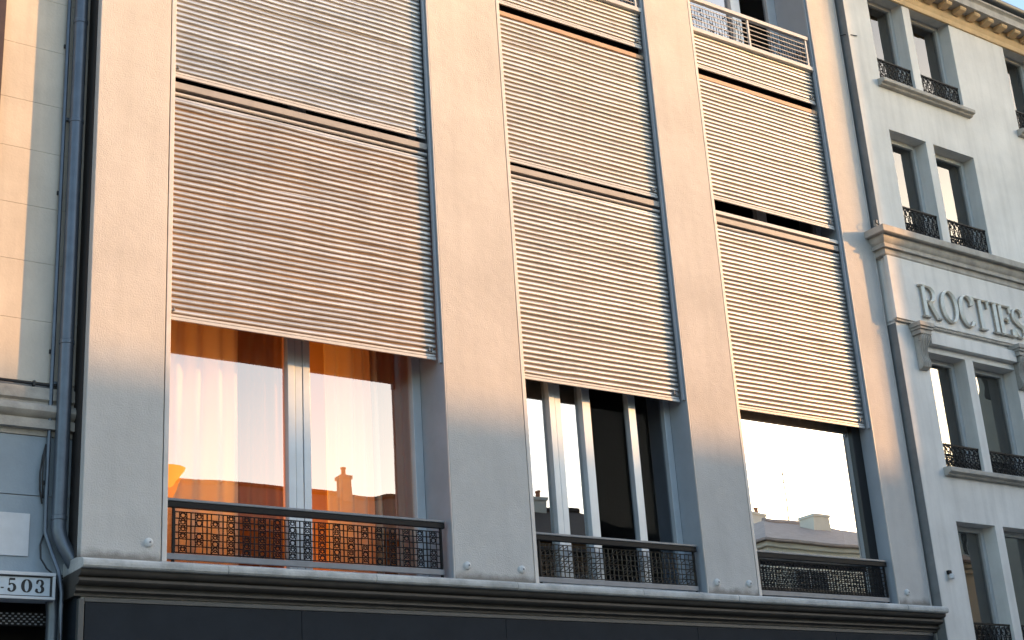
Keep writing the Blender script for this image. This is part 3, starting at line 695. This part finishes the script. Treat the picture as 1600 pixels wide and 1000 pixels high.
# windows and wrought-iron guards
def iron_guard(x0, x1, zb, h, y):
    t = B(x0, x1, y-.014, y+.014, zb+h-.018, zb+h).build('railing', M['iron'], right)
    B(x0, x1, y-.01, y+.01, zb+.02, zb+.034).build('bottom_rail', M['iron'], t)
    gb = MB(); n = max(5, round((x1-x0)/.085)); st_ = (x1-x0)/n; a, b = zb+.034, zb+h-.018
    mid1, mid2 = a+(b-a)*.68, a+(b-a)*.30
    gb.tube([(x0, y, mid1), (x1, y, mid1)], .005, 5); gb.tube([(x0, y, mid2), (x1, y, mid2)], .004, 5)
    for i in range(n+1):
        x = x0+i*st_; gb.tube([(x, y, a), (x, y, b)], .0065, 5)
    sc2 = MB()
    def ring(cx, cz, rx, rz, r=.006, a0=0, a1=360):
        sc2.tube([(cx+rx*math.cos(R(a0+(a1-a0)*q/10)), y-.006, cz+rz*math.sin(R(a0+(a1-a0)*q/10))) for q in range(11)], r, 5)
    for i in range(n):
        cx = x0+(i+.5)*st_
        ring(cx, (mid1+b)/2, st_*.42, (b-mid1)*.40); ring(cx-st_*.12, (mid1+b)/2+.01, st_*.2, (b-mid1)*.22, .006, 0, 300)
        ring(cx+st_*.2, mid1-.03, st_*.24, .03, .0055, 40, 330); ring(cx-st_*.2, mid2+.03, st_*.22, .03, .0055, 200, 500)
        ring(cx, (a+mid2)/2, st_*.40, (mid2-a)*.38, .0055); ring(cx, (a+mid2)/2, st_*.15, (mid2-a)*.30, .005)
        sc2.tube([(cx-st_*.4, y-.004, mid2+.01), (cx, y-.006, (mid1+mid2)/2), (cx+st_*.35, y-.004, mid1-.01)], .005, 5)
    stuff(gb.build('bar', M['iron'], t)); stuff(sc2.build('scrollwork', M['iron'], t))
for dx in PAIRS[:2]:
    for r_, (z0, z1) in enumerate(ROWS):
        for a, b in (OA, OB):
            a += dx; b += dx
            w = window(a+.002, b-.002, z0+.002, z1-.002, DEP-.02, [], ['glass_right'], fmat='rframe', fw_=.055, depth=.06, gy=.035, parent=right)
            iron_guard(a+.004, b-.004, z0+.005, (.33, .40, .285, .42)[r_], .045)
            # dark blind behind each pane
            B(a+.01, b-.01, DEP+.10, DEP+.11, z0, z1).build('blind', M['room'], right)

# raised lettering
lt = thing('raised_lettering', (12.42, -.10, 0), 'raised pale serif letters reading ROCTIES on the frieze', 'sign', rotz=R(1.0), local=True)
for ch, xa, xb in (('R', .40, .745), ('O', .755, 1.07), ('C', 1.08, 1.36), ('T', 1.335, 1.645), ('I', 1.64, 1.90), ('E', 1.80, 2.09), ('S', 2.06, 2.33)):
    b = MB()
    glyph(ch, lambda u, v, xa=xa, xb=xb: (xa+u*(xb-xa), 6.972+v*.395), b, -.052, .028, .024, .36)
    b.build('letter', [M['letter'], M['letter_side']], lt, smooth=25)
# small fittings
cm = thing('wall_fitting', (12.42, -.1, 4.05), 'small grey fitting on the pale wall above the lower windows', 'wall fitting')  # small grey fitting that gives no light
cm.location = (12.60, -.10, 4.04); BASE[cm.name] = Vector(cm.location)
MB().box(12.575, 12.625, -.13, -.095, 4.06, 4.10).build('bracket', M['iron'], cm, bevel=.006)
MB().lathe([(.018, 0), (.03, .008), (.03, .04), (.02, .055)], (12.605, -.135, 4.005), seg=12).build('housing', M['cap'], cm, smooth=True)
cw = MB().tube([(12.365, -.015, 10.55), (12.40, -.05, 10.56), (12.47, -.11, 10.545), (12.56, -.105, 10.56)], .006, 6)
tag(cw.build('wire', M['cable']), 'thin wire clipped between the two houses near the top', 'wire')
bk = thing('wire_bracket', (12.38, -.04, 8.0), 'small tangled bracket on the ledge where the two houses meet', 'bracket')
MB().box(12.37, 12.42, -.09, -.05, 8.03, 8.11).build('plate', M['rmould'], bk, bevel=.006)
MB().tube([(12.37, -.09, 8.10), (12.33, -.12, 8.05), (12.38, -.13, 8.01), (12.44, -.12, 8.03)], .007, 6).build('hook', M['cable'], bk)

# ================================================================== ACROSS THE STREET (seen in the panes, throws the shade)
def house(name, x0, x1, y0, depth, eave, ridge, wm, rm, label, hip=2.0, storeys=3, ov=.35, hip2=None):
    hip2 = hip if hip2 is None else hip2
    t = thing(name, ((x0+x1)/2, y0-depth/2, .12), label, 'building')
    B(x0, x1, y0-depth, y0, .12, eave-.30).build('wall', M[wm], t)
    MB().box(x0-.12, x1+.12, y0-depth-.12, y0+.12, eave-.30, eave-.18).box(x0-.22, x1+.22, y0-depth-.22, y0+.22, eave-.179, eave-.06).build('cornice', M[wm], t, bevel=.02)
    a, b, c, d = x0-ov, x1+ov, y0-depth-ov, y0+ov; my = (c+d)/2
    rf = MB().add([(a,c,eave),(b,c,eave),(b,d,eave),(a,d,eave),(a+hip,my,ridge),(b-hip2,my,ridge),(a,c,eave-.055),(b,c,eave-.055),(b,d,eave-.055),(a,d,eave-.055)],
        [(3,2,5,4),(0,4,5,1),(0,3,4),(1,5,2),(0,1,7,6),(1,2,8,7),(2,3,9,8),(3,0,6,9),(6,7,8,9)]).build('roof', M[rm], t)
    MB().tube([(a+hip, my, ridge), (b-hip2, my, ridge)], .09, 8).build('ridge_tile', M[rm], rf)
    n = int((x1-x0)/2.4)
    for s_ in range(storeys):
        zb = .9+s_*(eave-.6)/storeys; zt = zb+min(1.9, (eave-.6)/storeys-1.0)
        for i in range(n):
            cx = x0+(i+.5)*(x1-x0)/n
            w = MB().box(cx-.55, cx+.55, y0, y0+.05, zb-.08, zb-.001).box(cx-.55, cx-.5, y0, y0+.04, zb, zt).box(cx+.5, cx+.55, y0, y0+.04, zb, zt).box(cx-.55, cx+.55, y0, y0+.04, zt+.001, zt+.06).build('window', M['rframe'], t)
            B(cx-.499, cx+.499, y0+.002, y0+.012, zb, zt).build('pane', M['glass_dark'], w); B(cx-.03, cx+.03, y0+.013, y0+.03, zb, zt).build('mullion', M['rframe'], w)
    return t, rf
def chimney(rf, x, y, w, d, z0, z1, pots=2, mt='owall2'):
    c = B(x-w/2, x+w/2, y-d/2, y+d/2, z0, z1).build('chimney', M[mt], rf)
    cc = B(x-w/2-.03, x+w/2+.03, y-d/2-.03, y+d/2+.03, z1, z1+.07).build('chimney_cap', M[mt], rf)
    for i in range(pots):
        MB().lathe([(.075, 0), (.065, .16), (.085, .18), (.085, .21)], (x+(i-(pots-1)/2)*.32, y, z1+.07), seg=10).build('chimney_pot', M['pot'], rf, smooth=True)
h1, r1 = house('opposite_house', 5.5, 23.2, -14, 6, 7.75, 9.27, 'owall', 'oroof', 'long dark roofed house seen reflected in the left window')
chimney(r1, 15.07, -16.6, .30, .35, 9.0, 9.50, 1, 'brick'); chimney(r1, 8.4, -16.8, .6, .5, 8.9, 9.5, 2); chimney(r1, 20.2, -17, .6, .5, 9, 9.45, 2)
h2, r2_ = house('opposite_house', 24.6, 35.4, -14, 6, 8.14, 9.50, 'owall2', 'oroof2', 'pale hip roofed house with chimneys seen reflected in the right window', hip=3.4, hip2=6.6)
chimney(r2_, 28.75, -16.2, .62, .5, 8.9, 9.44, 0); chimney(r2_, 29.15, -18.9, .62, .5, 8.6, 10.12, 2)
tag(MB().tube([(28.6, -17, 9.4), (28.6, -17, 11.0)], .016, 6).tube([(28.3, -17, 10.85), (28.9, -17, 10.85)], .01, 6).tube([(28.4, -17, 10.6), (28.8, -17, 10.6)], .01, 6).build('roof_aerial', M['iron']), 'thin aerial on the hip roof seen reflected in the right window', 'aerial')
h4, r4 = house('rear_house', 36.2, 40.9, -19.5, 4, 9.2, 9.9, 'owall2', 'oroof2', 'smaller pale house set back behind the hip roofed one', hip=1.5)
chimney(r4, 37.4, -20.5, .5, .4, 9.4, 10.3, 1)
h5, r5 = house('shadow_line_block', 49.4, 74, -28, 2.2, 15.0, 15.6, 'owall2', 'oroof2', 'unseen block added to set the shadow line on the facade', storeys=5, hip=1)  # added for its soft shadow edge, thin enough to stay out of the panes

# added unseen house, placed only to keep the low sun off the pale house
pj = thing('sun_blocking_house', (33, -3, .12), 'unseen house added at the far right to block the low sun', 'building')
B(29.2, 37, -10.2, 4, .12, 14.75).build('wall', M['owall2'], pj)
B(29.2, 37.2, -10.2, 4.2, 14.751, 14.9).build('cornice', M['owall2'], pj)
for r_ in range(4):
    for i in range(3):
        xx, zz = 30.2+i*2.2, 1.0+r_*3.2
        w = MB().box(xx, xx+1.1, -10.25, -10.2, zz, zz+.08).box(xx, xx+.06, -10.24, -10.2, zz+.081, zz+1.9).box(xx+1.04, xx+1.1, -10.24, -10.2, zz+.081, zz+1.9).build('window', M['rframe'], pj)
        B(xx+.061, xx+1.039, -10.212, -10.202, zz+.081, zz+1.9).build('pane', M['glass_dark'], w)
